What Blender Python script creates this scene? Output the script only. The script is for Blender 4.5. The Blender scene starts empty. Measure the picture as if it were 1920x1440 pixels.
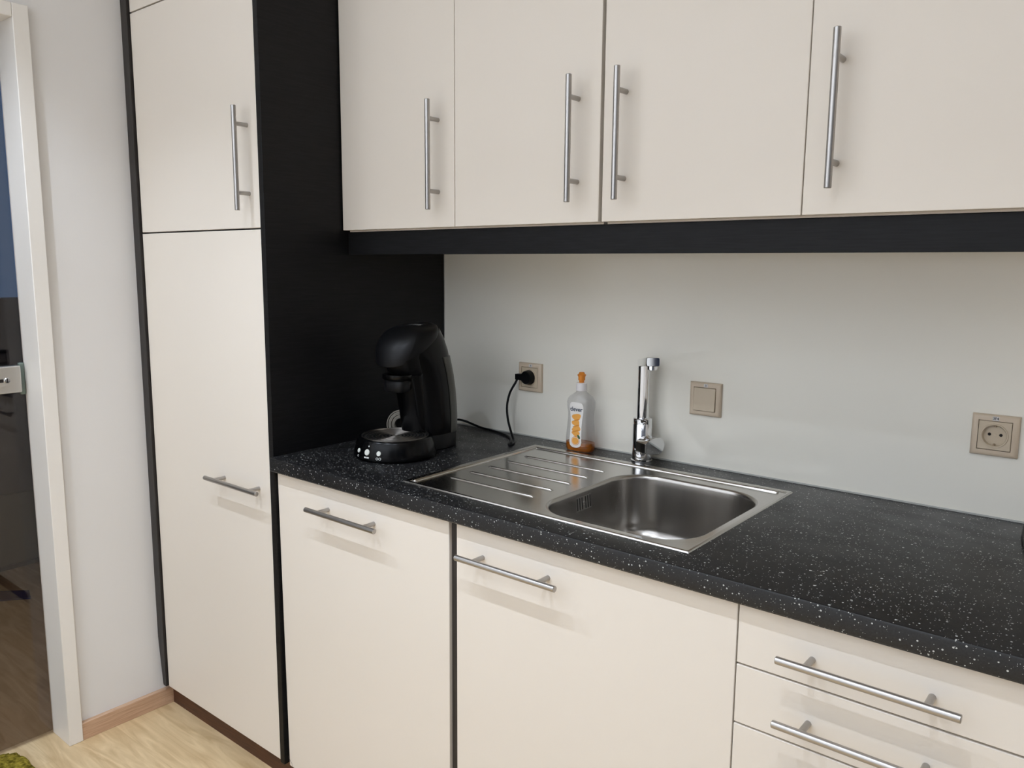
import bpy, bmesh, math
from mathutils import Vector, Matrix

scene = bpy.context.scene
COL = scene.collection
PI = math.pi

# ------------------------------------------------------------------ camera
FPX, YAW, PITCH, ROLL = 1505.85, 0.684361, -0.146394, 0.0075933
CAM = Vector((1.68450, -1.74058, 1.37311))
cam_data = bpy.data.cameras.new('camera')
cam_data.sensor_fit = 'HORIZONTAL'
cam_data.sensor_width = 36.0
cam_data.lens = 36.0 * FPX / 1920.0
cam_data.clip_start = 0.02
cam = bpy.data.objects.new('camera', cam_data)
COL.objects.link(cam)
_f = Vector((-math.sin(YAW) * math.cos(PITCH), math.cos(YAW) * math.cos(PITCH), math.sin(PITCH)))
_r0 = Vector((math.cos(YAW), math.sin(YAW), 0))
_u0 = _r0.cross(_f)
_r = _r0 * math.cos(ROLL) + _u0 * math.sin(ROLL)
_u = -_r0 * math.sin(ROLL) + _u0 * math.cos(ROLL)
rot = Matrix((_r, _u, -_f)).transposed().to_4x4()
cam.matrix_world = Matrix.Translation(CAM) @ rot
scene.camera = cam

# ------------------------------------------------------------------ world, lights, exposure
scene.view_settings.view_transform = 'Standard'
scene.view_settings.look = 'None'
scene.view_settings.gamma = 1.0
scene.view_settings.use_curve_mapping = False
scene.view_settings.exposure = 0.0
scene.cycles.max_bounces = 10
scene.cycles.transparent_max_bounces = 12
scene.cycles.sample_clamp_indirect = 8.0
scene.cycles.caustics_reflective = True

world = bpy.data.worlds.new('world')
scene.world = world
world.use_nodes = True
world.node_tree.nodes['Background'].inputs[0].default_value = (0.10, 0.14, 0.22, 1)
world.node_tree.nodes['Background'].inputs[1].default_value = 0.15

SPOT_W, UP_FILL_W, WALL_FILL_W = 30.0, 8.0, 53.0


def spot_light(x, y, z, w):
    ld = bpy.data.lights.new('ceiling_spot_light', 'SPOT')
    ld.energy = w
    ld.spot_size = math.radians(100)
    ld.spot_blend = 0.55
    ld.shadow_soft_size = 0.010
    ld.color = (0.86, 0.97, 1.13)
    lo = bpy.data.objects.new('ceiling_spot_light', ld)
    lo.location = (x, y, z)
    COL.objects.link(lo)


def fill_light(x, y, z, sx, sy, w, color, tilt):
    ld = bpy.data.lights.new('fill_area_light', 'AREA')  # soft fill added out of view, not a room fitting
    ld.shape = 'RECTANGLE'
    ld.size, ld.size_y = sx, sy
    ld.energy = w
    ld.color = color
    lo = bpy.data.objects.new('fill_area_light', ld)
    lo.location = (x, y, z)
    lo.rotation_euler = (tilt, 0, 0)
    COL.objects.link(lo)


for sx in (-0.28, 0.506, 1.292):
    spot_light(sx, -1.45, 2.5, SPOT_W)
COOL = (0.86, 0.985, 1.17)
# added unseen fill lamps: one bounced off the ceiling, one off the far wall
fill_light(1.2, -2.2, 2.12, 2.6, 0.16, UP_FILL_W, COOL, math.pi)
fill_light(0.9, -2.15, 2.45, 3.2, 0.12, WALL_FILL_W, COOL, math.radians(-52))


# ------------------------------------------------------------------ materials
def lin(h):
    h = h.lstrip('#')
    c = [int(h[i:i + 2], 16) / 255 for i in (0, 2, 4)]
    return tuple(x / 12.92 if x <= 0.04045 else ((x + 0.055) / 1.055) ** 2.4 for x in c) + (1.0,)


def pmat(name, col, rough=0.5, metal=0.0, spec=0.5, **kw):
    m = bpy.data.materials.new(name)
    m.use_nodes = True
    b = m.node_tree.nodes['Principled BSDF']
    b.inputs['Base Color'].default_value = lin(col) if isinstance(col, str) else tuple(col) + (1.0,)
    b.inputs['Roughness'].default_value = rough
    b.inputs['Metallic'].default_value = metal
    b.inputs['Specular IOR Level'].default_value = spec
    for k, v in kw.items():
        b.inputs[k.replace('_', ' ')].default_value = v
    return m


def nodes(m):
    return m.node_tree.nodes, m.node_tree.links, m.node_tree.nodes['Principled BSDF']


def add_noise(m, scale, stretch=(1, 1, 1), bump=0.0, dist=0.001, c0=None, c1=None, lo=0.35, hi=0.65, detail=4.0,
              rough=None):
    N, L, b = nodes(m)
    tc = N.new('ShaderNodeTexCoord')
    mp = N.new('ShaderNodeMapping')
    mp.inputs['Scale'].default_value = stretch
    nz = N.new('ShaderNodeTexNoise')
    nz.inputs['Scale'].default_value = scale
    nz.inputs['Detail'].default_value = detail
    L.new(tc.outputs['Object'], mp.inputs['Vector'])
    L.new(mp.outputs['Vector'], nz.inputs['Vector'])
    if c0:
        cr = N.new('ShaderNodeValToRGB')
        cr.color_ramp.elements[0].position = lo
        cr.color_ramp.elements[1].position = hi
        cr.color_ramp.elements[0].color = lin(c0)
        cr.color_ramp.elements[1].color = lin(c1)
        L.new(nz.outputs['Fac'], cr.inputs['Fac'])
        L.new(cr.outputs['Color'], b.inputs['Base Color'])
    if rough:
        mr = N.new('ShaderNodeMapRange')
        mr.inputs['To Min'].default_value = rough[0]
        mr.inputs['To Max'].default_value = rough[1]
        L.new(nz.outputs['Fac'], mr.inputs['Value'])
        L.new(mr.outputs['Result'], b.inputs['Roughness'])
    if bump:
        bp = N.new('ShaderNodeBump')
        bp.inputs['Strength'].default_value = bump
        bp.inputs['Distance'].default_value = dist
        L.new(nz.outputs['Fac'], bp.inputs['Height'])
        L.new(bp.outputs['Normal'], b.inputs['Normal'])
    return m


M = {}
M['wall'] = add_noise(pmat('wall_paint', '#ece9e6', 0.9, spec=0.2), 180, bump=0.15, dist=0.0006)
M['ceiling'] = pmat('ceiling_paint', '#f0eeea', 0.9, spec=0.2)
M['frame'] = pmat('frame_enamel', '#f3eee7', 0.35)
M['door'] = add_noise(pmat('cabinet_front', '#e9e0d4', 0.42, spec=0.4), 260, bump=0.05, dist=0.0003)
M['door_edge'] = pmat('cabinet_carcass', '#e3d9cc', 0.5)
M['dark'] = add_noise(pmat('dark_wood_laminate', '#1b1a1b', 0.45, spec=0.22), 14, (1, 1.2, 22), 0.12, 0.0004,
                      '#0f0f10', '#191819', 0.35, 0.7)
M['dark_brown'] = add_noise(pmat('dark_wood_edge', '#2a2624', 0.45), 14, (20, 20, 1), 0.1, 0.0004,
                            '#221e1d', '#302b29', 0.35, 0.7)
M['pelmet'] = add_noise(pmat('dark_wood_pelmet', '#232224', 0.5, spec=0.2), 14, (1.2, 1, 24), 0.15, 0.0004,
                        '#0e0e0f', '#19191b', 0.35, 0.7)
M['plinth'] = add_noise(pmat('plinth_wood', '#6b4630', 0.55), 12, (1.5, 1, 30), 0.1, 0.0004, '#46281a', '#5c3822')
M['skirt'] = add_noise(pmat('skirting_wood', '#b58c6c', 0.5), 10, (30, 1.5, 30), 0.1, 0.0004, '#c09a7c', '#d4b092')
M['steel'] = add_noise(pmat('brushed_steel', (0.43, 0.41, 0.39), 0.33, 1.0), 60, (1, 1, 1), rough=(0.28, 0.38))
M['sink'] = add_noise(pmat('sink_steel', (0.56, 0.54, 0.51), 0.16, 1.0), 7, (1, 1, 1), rough=(0.10, 0.24), detail=6)
M['bowl'] = add_noise(pmat('bowl_steel', (0.43, 0.41, 0.385), 0.28, 1.0), 30, (1, 1, 0.06), rough=(0.20, 0.30))
M['plate_steel'] = pmat('matt_steel', (0.40, 0.385, 0.36), 0.42, 1.0)
M['chrome'] = pmat('chrome', (0.80, 0.81, 0.83), 0.04, 1.0)
M['beige'] = pmat('beige_plastic', '#d3c0a8', 0.35)
M['beige2'] = pmat('beige_plastic_insert', '#cdbca3', 0.32)
M['hole'] = pmat('dark_hole', '#120c08', 0.8)
M['brass'] = pmat('earth_clip_metal', (0.35, 0.27, 0.18), 0.4, 1.0)
M['sticker'] = pmat('paper_sticker', '#d9d4cf', 0.6)
M['ink'] = pmat('black_ink', '#17181c', 0.6)
M['blackgloss'] = pmat('black_gloss_plastic', '#050506', 0.22, spec=0.2)
M['blacksatin'] = pmat('black_satin_plastic', '#08080a', 0.42, spec=0.24)
M['blackmatt'] = pmat('black_matt_plastic', '#0a0a0b', 0.55, spec=0.35)
M['tray'] = pmat('drip_tray_metal', (0.34, 0.315, 0.29), 0.28, 1.0)
M['ringmetal'] = pmat('ribbed_metal', (0.15, 0.14, 0.122), 0.3, 1.0)
M['button'] = pmat('silver_button', '#dcdcd2', 0.35)
M['greyprint'] = pmat('grey_print', '#c9c9c4', 0.5)
M['silver'] = pmat('satin_silver', (0.60, 0.585, 0.555), 0.36, 1.0)
M['white'] = pmat('white_plastic', '#ece6e4', 0.4)
M['orange'] = pmat('orange_plastic', '#e68a2a', 0.35, Subsurface_Weight=0.0)
M['label'] = pmat('label_white', '#f1ece6', 0.45)
M['labelorange'] = pmat('label_orange', '#f0aa4e', 0.5)
M['labelorange2'] = pmat('label_orange_dark', '#dd8f35', 0.5)
M['labelgreen'] = pmat('label_green', '#2c5a30', 0.5)
M['navy'] = pmat('label_navy', '#16304a', 0.5)
M['seal'] = pmat('seal_strip', '#b9b8b2', 0.5)
M['mat'] = add_noise(pmat('olive_pile', '#8a7a22', 0.95, spec=0.1), 90, bump=1.0, dist=0.01, c0='#5d5216', c1='#a3923a')
M['hair'] = pmat('dark_hair', '#4a4442', 0.6)

# tank: smoky plastic
M['tank'] = pmat('smoky_tank_plastic', '#47463f', 0.3)


def thin_glass(name, tint, gloss=1.0, rough=0.0, ior=1.5):
    m = bpy.data.materials.new(name)
    m.use_nodes = True
    N, L = m.node_tree.nodes, m.node_tree.links
    N.remove(N['Principled BSDF'])
    tr = N.new('ShaderNodeBsdfTransparent')
    tr.inputs[0].default_value = tint
    gl = N.new('ShaderNodeBsdfGlossy')
    gl.inputs['Roughness'].default_value = rough
    gl.inputs[0].default_value = (gloss, gloss, gloss, 1)
    lw = N.new('ShaderNodeLayerWeight')
    lw.inputs['Blend'].default_value = 0.5
    pw = N.new('ShaderNodeMath'); pw.operation = 'POWER'; pw.inputs[1].default_value = 4.5
    L.new(lw.outputs['Facing'], pw.inputs[0])
    fr = N.new('ShaderNodeMath'); fr.operation = 'MULTIPLY_ADD'
    fr.inputs[1].default_value = 0.9; fr.inputs[2].default_value = 0.045
    L.new(pw.outputs[0], fr.inputs[0])
    mx = N.new('ShaderNodeMixShader')
    L.new(fr.outputs[0], mx.inputs[0])
    L.new(tr.outputs[0], mx.inputs[1])
    L.new(gl.outputs[0], mx.inputs[2])
    L.new(mx.outputs[0], N['Material Output'].inputs[0])
    return m


M['door_glass'] = thin_glass('tinted_door_glass', (0.80, 0.755, 0.73, 1), 0.8)
M['pet'] = thin_glass('clear_bottle_plastic', (0.90, 0.90, 0.91, 1), 0.9, 0.08, 1.45)
liq = pmat('amber_liquid', '#e38a2e', 0.05, **{'IOR': 1.33})
liq.node_tree.nodes['Principled BSDF'].inputs['Transmission Weight'].default_value = 0.75
M['liquid'] = liq

# back painted glass
M['splash'] = add_noise(pmat('back_painted_glass', '#f4efe2', 0.1, spec=0.5), 5, (1, 1, 1), rough=(0.07, 0.2), detail=5)


def make_worktop_mat():
    m = pmat('speckled_black_laminate', '#1c1c1d', 0.34, spec=0.45)
    N, L, b = nodes(m)
    tc = N.new('ShaderNodeTexCoord')
    fac = None
    for scale, rad, keep in ((105.0, 0.135, 0.60), (190.0, 0.16, 0.62), (330.0, 0.2, 0.72)):
        v = N.new('ShaderNodeTexVoronoi')
        v.inputs['Scale'].default_value = scale
        L.new(tc.outputs['Object'], v.inputs['Vector'])
        lt = N.new('ShaderNodeMath'); lt.operation = 'LESS_THAN'
        L.new(v.outputs['Distance'], lt.inputs[0])
        sp = N.new('ShaderNodeSeparateColor')
        L.new(v.outputs['Color'], sp.inputs[0])
        rr = N.new('ShaderNodeMath'); rr.operation = 'MULTIPLY'
        L.new(sp.outputs[1], rr.inputs[0]); rr.inputs[1].default_value = rad * 1.6
        L.new(rr.outputs[0], lt.inputs[1])
        kp = N.new('ShaderNodeMath'); kp.operation = 'GREATER_THAN'
        L.new(sp.outputs[0], kp.inputs[0]); kp.inputs[1].default_value = keep
        mu = N.new('ShaderNodeMath'); mu.operation = 'MULTIPLY'
        L.new(lt.outputs[0], mu.inputs[0]); L.new(kp.outputs[0], mu.inputs[1])
        if fac is None:
            fac = mu.outputs[0]
        else:
            mm = N.new('ShaderNodeMath'); mm.operation = 'MAXIMUM'
            L.new(fac, mm.inputs[0]); L.new(mu.outputs[0], mm.inputs[1])
            fac = mm.outputs[0]
    nz = N.new('ShaderNodeTexNoise'); nz.inputs['Scale'].default_value = 420
    L.new(tc.outputs['Object'], nz.inputs['Vector'])
    cr = N.new('ShaderNodeValToRGB')
    cr.color_ramp.elements[0].color = lin('#121213'); cr.color_ramp.elements[0].position = 0.35
    cr.color_ramp.elements[1].color = lin('#1f1f20'); cr.color_ramp.elements[1].position = 0.7
    L.new(nz.outputs['Fac'], cr.inputs['Fac'])
    mix = N.new('ShaderNodeMix'); mix.data_type = 'RGBA'
    L.new(fac, mix.inputs['Factor'])
    L.new(cr.outputs['Color'], mix.inputs[6])
    mix.inputs[7].default_value = lin('#c0c0bb')
    # wiped smears: duller, cleaner patches with their own cloudy outline
    sm = N.new('ShaderNodeTexNoise'); sm.inputs['Scale'].default_value = 9; sm.inputs['Detail'].default_value = 3
    mp = N.new('ShaderNodeMapping'); mp.inputs['Scale'].default_value = (0.8, 1.6, 1)
    L.new(tc.outputs['Object'], mp.inputs['Vector']); L.new(mp.outputs['Vector'], sm.inputs['Vector'])
    mr = N.new('ShaderNodeMapRange')
    mr.inputs['From Min'].default_value = 0.42; mr.inputs['From Max'].default_value = 0.6
    mr.inputs['To Min'].default_value = 0.30; mr.inputs['To Max'].default_value = 0.40
    L.new(sm.outputs['Fac'], mr.inputs['Value'])
    L.new(mr.outputs['Result'], b.inputs['Roughness'])
    L.new(mix.outputs[2], b.inputs['Base Color'])
    return m


M['worktop'] = make_worktop_mat()


def make_floor_mat():
    m = pmat('light_oak_floor', '#d6bb94', 0.45)
    N, L, b = nodes(m)
    tc = N.new('ShaderNodeTexCoord')
    br = N.new('ShaderNodeTexBrick')
    br.inputs['Scale'].default_value = 1.0
    br.inputs['Brick Width'].default_value = 1.2
    br.inputs['Row Height'].default_value = 0.19
    br.inputs['Mortar Size'].default_value = 0.0008
    br.inputs['Color1'].default_value = lin('#e8d5b4')
    br.inputs['Color2'].default_value = lin('#e2cca8')
    br.inputs['Mortar'].default_value = lin('#dcc6a2')
    L.new(tc.outputs['Object'], br.inputs['Vector'])
    mp = N.new('ShaderNodeMapping'); mp.inputs['Scale'].default_value = (1.0, 7.0, 1)
    nz = N.new('ShaderNodeTexNoise'); nz.inputs['Scale'].default_value = 4.5; nz.inputs['Detail'].default_value = 7
    nz.inputs['Distortion'].default_value = 1.4
    L.new(tc.outputs['Object'], mp.inputs['Vector']); L.new(mp.outputs['Vector'], nz.inputs['Vector'])
    cr = N.new('ShaderNodeValToRGB')
    cr.color_ramp.elements[0].position = 0.35; cr.color_ramp.elements[0].color = lin('#d3bf9f')
    cr.color_ramp.elements[1].position = 0.68; cr.color_ramp.elements[1].color = lin('#fff6e6')
    L.new(nz.outputs['Fac'], cr.inputs['Fac'])
    mix = N.new('ShaderNodeMix'); mix.data_type = 'RGBA'; mix.blend_type = 'MULTIPLY'
    mix.inputs['Factor'].default_value = 0.75
    L.new(br.outputs['Color'], mix.inputs[6]); L.new(cr.outputs['Color'], mix.inputs[7])
    L.new(mix.outputs[2], b.inputs['Base Color'])
    return m


M['floor'] = make_floor_mat()
M['corridor_wall'] = pmat('corridor_wall_paint', '#5c5e58', 0.8)
M['corridor_dark'] = pmat('corridor_dark_panel', '#2a2b3a', 0.5)
M['corridor_blue'] = pmat('corridor_blue_runner', '#2f3868', 0.8)
win = bpy.data.materials.new('evening_window')
win.use_nodes = True
_b = win.node_tree.nodes['Principled BSDF']
_b.inputs['Base Color'].default_value = (0.01, 0.015, 0.03, 1)
_b.inputs['Emission Color'].default_value = lin('#4a6a94')
_b.inputs['Emission Strength'].default_value = 0.7
M['window'] = win
M['night_glass'] = pmat('night_window_glass', '#141a2c', 0.05)


# ------------------------------------------------------------------ mesh helpers
def box(bm, x0, x1, y0, y1, z0, z1):
    v = [bm.verts.new(p) for p in ((x0, y0, z0), (x1, y0, z0), (x1, y1, z0), (x0, y1, z0),
                                   (x0, y0, z1), (x1, y0, z1), (x1, y1, z1), (x0, y1, z1))]
    for f in ((3, 2, 1, 0), (4, 5, 6, 7), (0, 1, 5, 4), (1, 2, 6, 5), (2, 3, 7, 6), (3, 0, 4, 7)):
        bm.faces.new([v[i] for i in f])


def loft(bm, loops, cap0=True, cap1=True, closed=True):
    rings = [[bm.verts.new(p) for p in lp] for lp in loops]
    n = len(rings[0])
    for a, b in zip(rings[:-1], rings[1:]):
        for i in range(n if closed else n - 1):
            j = (i + 1) % n
            bm.faces.new((a[i], a[j], b[j], b[i]))
    if cap0:
        bm.faces.new(list(reversed(rings[0])))
    if cap1:
        bm.faces.new(rings[-1])
    return rings


def frame_of(d):
    d = Vector(d).normalized()
    a = Vector((0, 0, 1)) if abs(d.z) < 0.9 else Vector((1, 0, 0))
    u = a.cross(d).normalized()
    return d, u, d.cross(u)


def cyl(bm, p0, p1, r, n=24, r1=None, bev=0.0):
    p0, p1 = Vector(p0), Vector(p1)
    d, u, w = frame_of(p1 - p0)
    r1 = r if r1 is None else r1
    prof = [(p0, r), (p1, r1)]
    if bev:
        prof = [(p0, r - bev), (p0 + d * bev, r), (p1 - d * bev, r1), (p1, r1 - bev)]
    loops = [[c + (u * math.cos(2 * PI * i / n) + w * math.sin(2 * PI * i / n)) * q for i in range(n)] for c, q in prof]
    loft(bm, loops)


def lathe(bm, prof, origin, axis=(0, 0, 1), n=48, cap0=False, cap1=False):
    o = Vector(origin)
    d, u, w = frame_of(axis)
    loops = [[o + d * h + (u * math.cos(2 * PI * i / n) + w * math.sin(2 * PI * i / n)) * r for i in range(n)]
             for r, h in prof]
    loft(bm, loops, cap0, cap1)


def smooth_path(pts, sub=8):
    P = [Vector(p) for p in pts]
    P = [P[0] * 2 - P[1]] + P + [P[-1] * 2 - P[-2]]
    out = []
    for i in range(1, len(P) - 2):
        for k in range(sub):
            t = k / sub
            a, b, c, d = P[i - 1], P[i], P[i + 1], P[i + 2]
            out.append(0.5 * ((2 * b) + (c - a) * t + (2 * a - 5 * b + 4 * c - d) * t * t + (3 * b - a - 3 * c + d) * t ** 3))
    out.append(P[-2])
    return out


def tube(bm, pts, r, n=12):
    loops = []
    prev = None
    for i, p in enumerate(pts):
        t = (pts[min(i + 1, len(pts) - 1)] - pts[max(i - 1, 0)]).normalized()
        if prev is None:
            _, u, w = frame_of(t)
        else:
            u = (prev - t * prev.dot(t)).normalized()
            w = t.cross(u)
        prev = u
        loops.append([p + (u * math.cos(2 * PI * k / n) + w * math.sin(2 * PI * k / n)) * r for k in range(n)])
    loft(bm, loops)


ORIGIN = {}


def thing(name, label, cat, loc, group=None):
    o = bpy.data.objects.new(name, None)
    COL.objects.link(o)
    o.location = loc
    o.empty_display_size = 0.05
    o['label'] = label
    o['category'] = cat
    if group:
        o['group'] = group
    ORIGIN[o.name] = Vector(loc)
    return o


def obj(name, bm, mat, parent=None, bevel=0.0, smooth=35, seg=2, loc=None):
    """link one mesh; vertices are given in world coordinates"""
    bmesh.ops.recalc_face_normals(bm, faces=bm.faces)
    me = bpy.data.meshes.new(name)
    base = ORIGIN[parent.name] if parent else Vector(loc or (0, 0, 0))
    bmesh.ops.translate(bm, verts=bm.verts, vec=-base)
    bm.to_mesh(me)
    bm.free()
    me.materials.append(M[mat] if isinstance(mat, str) else mat)
    if smooth:
        for p in me.polygons:
            p.use_smooth = True
        me.set_sharp_from_angle(angle=math.radians(smooth))
    o = bpy.data.objects.new(name, me)
    COL.objects.link(o)
    ORIGIN[o.name] = base
    if parent:
        o.parent = parent
    else:
        o.location = base
    if bevel:
        b = o.modifiers.new('bevel', 'BEVEL')
        b.width = bevel
        b.segments = seg
        b.limit_method = 'ANGLE'
        b.angle_limit = math.radians(40)
    return o


def tag(o, label, cat, group=None):
    o['label'] = label
    o['category'] = cat
    if group:
        o['group'] = group
    return o


def struct(o):
    o['kind'] = 'structure'
    return o


def text_bm(body, size, offset=0.0, extrude=0.0, align='CENTER', spacing=1.0):
    cu = bpy.data.curves.new('lettering', 'FONT')
    cu.body = body
    cu.size = size
    cu.offset = offset
    cu.extrude = extrude
    cu.align_x = align
    cu.align_y = 'CENTER'
    cu.space_character = spacing
    cu.resolution_u = 3
    o = bpy.data.objects.new('lettering', cu)
    COL.objects.link(o)
    dg = bpy.context.evaluated_depsgraph_get()
    me = bpy.data.meshes.new_from_object(o.evaluated_get(dg))
    bm = bmesh.new()
    bm.from_mesh(me)
    bpy.data.objects.remove(o)
    bpy.data.curves.remove(cu)
    bpy.data.meshes.remove(me)
    return bm


def map_verts(bm, fn):
    for v in bm.verts:
        v.co = Vector(fn(v.co.x, v.co.y, v.co.z))


# ------------------------------------------------------------------ room shell
XW = -0.651          # face of the left wall
ZC = 2.55            # ceiling
DY0, DY1, DZ = -0.8915, -1.80, 1.981   # door opening

bm = bmesh.new(); box(bm, -3.2, 3.2, -3.2, 0.16, -0.06, 0.0)
struct(obj('floor', bm, 'floor', smooth=0))
bm = bmesh.new(); box(bm, -3.2, 3.2, -3.2, 0.16, ZC, ZC + 0.06)
struct(obj('ceiling', bm, 'ceiling', smooth=0))
bm = bmesh.new(); box(bm, -3.2, 3.2, 0.007, 0.16, 0.0, ZC)
struct(obj('wall_back', bm, 'wall', smooth=0))
bm = bmesh.new()
box(bm, XW - 0.095, XW, DY0 + 0.03, 0.007, 0.0, ZC)
box(bm, XW - 0.095, XW, DY1 - 0.03, DY0 + 0.03, DZ + 0.03, ZC)
box(bm, XW - 0.095, XW, -3.1, DY1 - 0.03, 0.0, ZC)
struct(obj('wall_left', bm, 'wall', smooth=0))
bm = bmesh.new(); box(bm, 3.1, 3.2, -3.1, 0.007, 0.0, ZC)
struct(obj('wall_right', bm, 'wall', smooth=0))
bm = bmesh.new(); box(bm, -3.2, 3.2, -3.2, -3.1, 0.0, ZC)
struct(obj('wall_front', bm, 'wall', smooth=0))
# corridor seen through the glass door
bm = bmesh.new(); box(bm, -2.42, -2.26, -3.1, 0.007, 0.0, 0.34); box(bm, -2.42, -2.26, -3.1, 0.007, 2.25, ZC)
box(bm, -2.42, -2.26, -3.1, -1.9, 0.34, 2.25); box(bm, -2.42, -2.26, -0.06, 0.007, 0.34, 2.25)
struct(obj('wall_corridor', bm, 'corridor_wall', smooth=0))
bm = bmesh.new(); box(bm, -2.40, -2.28, -1.9, -0.06, 0.34, 1.19)
struct(obj('trim_2', bm, 'corridor_dark', smooth=0))
bm = bmesh.new(); box(bm, -2.40, -2.37, -1.9, -0.06, 1.19, 2.25)
w1 = struct(obj('window_1', bm, 'window', smooth=0))
bm = bmesh.new()
box(bm, -2.37, -2.27, -1.9, -0.06, 1.19, 1.215); box(bm, -2.37, -2.29, -0.62, -0.57, 1.215, 2.25)
obj('window_frame', bm, 'corridor_dark', w1, smooth=0)
bm = bmesh.new(); box(bm, -2.262, -2.25, -3.1, 0.007, 0.0, 0.02)
struct(obj('baseboard_corridor', bm, 'corridor_dark', smooth=0))
# blue strip on the corridor floor
bm = bmesh.new()
vs = [bm.verts.new(p) for p in ((-2.20, -0.80, 0.0), (-1.92, -0.53, 0.0), (-1.83, -0.555, 0.0), (-2.07, -0.86, 0.0))]
vt = [bm.verts.new(v.co + Vector((0, 0, 0.006))) for v in vs]
bm.faces.new(vt); bm.faces.new(vs[::-1])
for i in range(4):
    bm.faces.new((vs[i], vs[(i + 1) % 4], vt[(i + 1) % 4], vt[i]))
tag(obj('floor_runner', bm, 'corridor_blue', smooth=0),
    'dark blue strip lying on the corridor floor behind the glass door', 'rug')

# dark evening windows on the far sides of the room (seen only as reflections)
bm = bmesh.new(); box(bm, 1.75, 3.0, -3.1, -3.092, 0.85, 2.25)
w2 = struct(obj('window_2', bm, 'night_glass', smooth=0))
bm = bmesh.new(); box(bm, 1.68, 1.75, -3.1, -3.07, 0.78, 2.32); box(bm, 3.0, 3.07, -3.1, -3.07, 0.78, 2.32)
box(bm, 1.75, 3.0, -3.1, -3.07, 2.25, 2.32); box(bm, 1.75, 3.0, -3.1, -3.07, 0.78, 0.85); box(bm, 2.35, 2.41, -3.091, -3.075, 0.85, 2.25)
obj('window_frame', bm, 'frame', w2)
bm = bmesh.new(); box(bm, 3.092, 3.1, -2.9, -1.0, 0.85, 2.25)
w3 = struct(obj('window_3', bm, 'night_glass', smooth=0))
bm = bmesh.new(); box(bm, 3.07, 3.1, -2.97, -2.9, 0.78, 2.32); box(bm, 3.07, 3.1, -1.0, -0.93, 0.78, 2.32)
box(bm, 3.07, 3.1, -2.9, -1.0, 2.25, 2.32); box(bm, 3.07, 3.1, -2.9, -1.0, 0.78, 0.85); box(bm, 3.075, 3.091, -1.98, -1.92, 0.85, 2.25)
obj('window_frame', bm, 'frame', w3)

# skirting board (baseboard)
bm = bmesh.new()
box(bm, XW, XW + 0.016, -0.8535, -0.575, 0.0, 0.052)
struct(obj('baseboard_left', bm, 'skirt', bevel=0.0012))

# ---- door with frame, glass leaf and lock
d1 = bpy.data.objects.new('door_1', None)
COL.objects.link(d1)
d1.location = (XW, DY0, 0)
ORIGIN[d1.name] = Vector(d1.location)
struct(d1)
bm = bmesh.new()
CF = XW + 0.0185
# right jamb, left jamb, head: casing profile wraps the wall edge
box(bm, XW - 0.0965, CF, DY0, DY0 + 0.0385, 0.0, DZ + 0.035)
box(bm, XW - 0.0965, CF, DY1 - 0.0385, DY1, 0.0, DZ + 0.035)
box(bm, XW - 0.0965, CF, DY1, DY0, DZ, DZ + 0.035)
obj('door_frame', bm, 'frame', d1, bevel=0.002)
bm = bmesh.new()
box(bm, XW - 0.096, XW - 0.088, DY1 + 0.006, DY0 - 0.003, 0.012, DZ - 0.005)
lf = obj('glass_leaf', bm, 'door_glass', d1, smooth=0)
lf['label'] = 'dark tinted glass door leaf'
# lock case on the leaf
LX = XW - 0.066
bm = bmesh.new()
box(bm, XW - 0.0875, LX, -1.08, -0.908, 1.021, 1.095)
lk = obj('door_lock', bm, 'silver', d1, bevel=0.004, seg=3)
lk['label'] = 'satin silver lock case'
bm = bmesh.new(); cyl(bm, (LX - 0.001, -0.944, 1.057), (LX + 0.003, -0.944, 1.057), 0.0075, 28, bev=0.0008)
kc = obj('key_cylinder', bm, 'chrome', lk)
bm = bmesh.new()
box(bm, LX + 0.001, LX + 0.0034, -0.9452, -0.9428, 1.0505, 1.0632)
box(bm, LX - 0.001, LX + 0.0012, -0.99, -0.953, 1.0525, 1.0615)
obj('key_slot', bm, 'hole', lk, smooth=0)
bm = bmesh.new(); box(bm, XW - 0.098, XW - 0.086, -0.906, DY0 - 0.0008, 1.012, 1.10)
obj('edge_strike', bm, pmat('strike_green_glass', '#6f7d74', 0.2), d1, bevel=0.002)

# ------------------------------------------------------------------ handles
def handle(parent, foot, vertical, name='handle'):
    """bar handle: foot = middle between both posts on the door face (door faces -Y)"""
    x, y, z = foot
    s, L2, r, so = 0.080, 0.1215, 0.006, 0.035
    bm = bmesh.new()
    if vertical:
        cyl(bm, (x, y - so, z - L2), (x, y - so, z + L2), r, 28, bev=0.0008)
        for q in (-s, s):
            cyl(bm, (x, y + 0.0005, z + q), (x, y - so + 0.002, z + q), 0.005, 20)
    else:
        cyl(bm, (x - L2, y - so, z), (x + L2, y - so, z), r, 28, bev=0.0008)
        for q in (-s, s):
            cyl(bm, (x + q, y + 0.0005, z), (x + q, y - so + 0.002, z), 0.005, 20)
    h = obj(name, bm, 'steel', parent)
    return h


def slab(x0, x1, y0, y1, z0, z1):
    bm = bmesh.new()
    box(bm, x0, x1, y0, y1, z0, z1)
    return bm


# ------------------------------------------------------------------ tall cabinet
YT = -0.602
tc = thing('tall_cabinet', 'tall cream cabinet in a dark frame beside the left wall', 'cabinet', (-0.32, -0.3, 0))
bm = bmesh.new()
box(bm, -0.6165, -0.0185, -0.582, -0.005, 0.07, 2.45)
obj('carcass', bm, 'dark_brown', tc)
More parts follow.
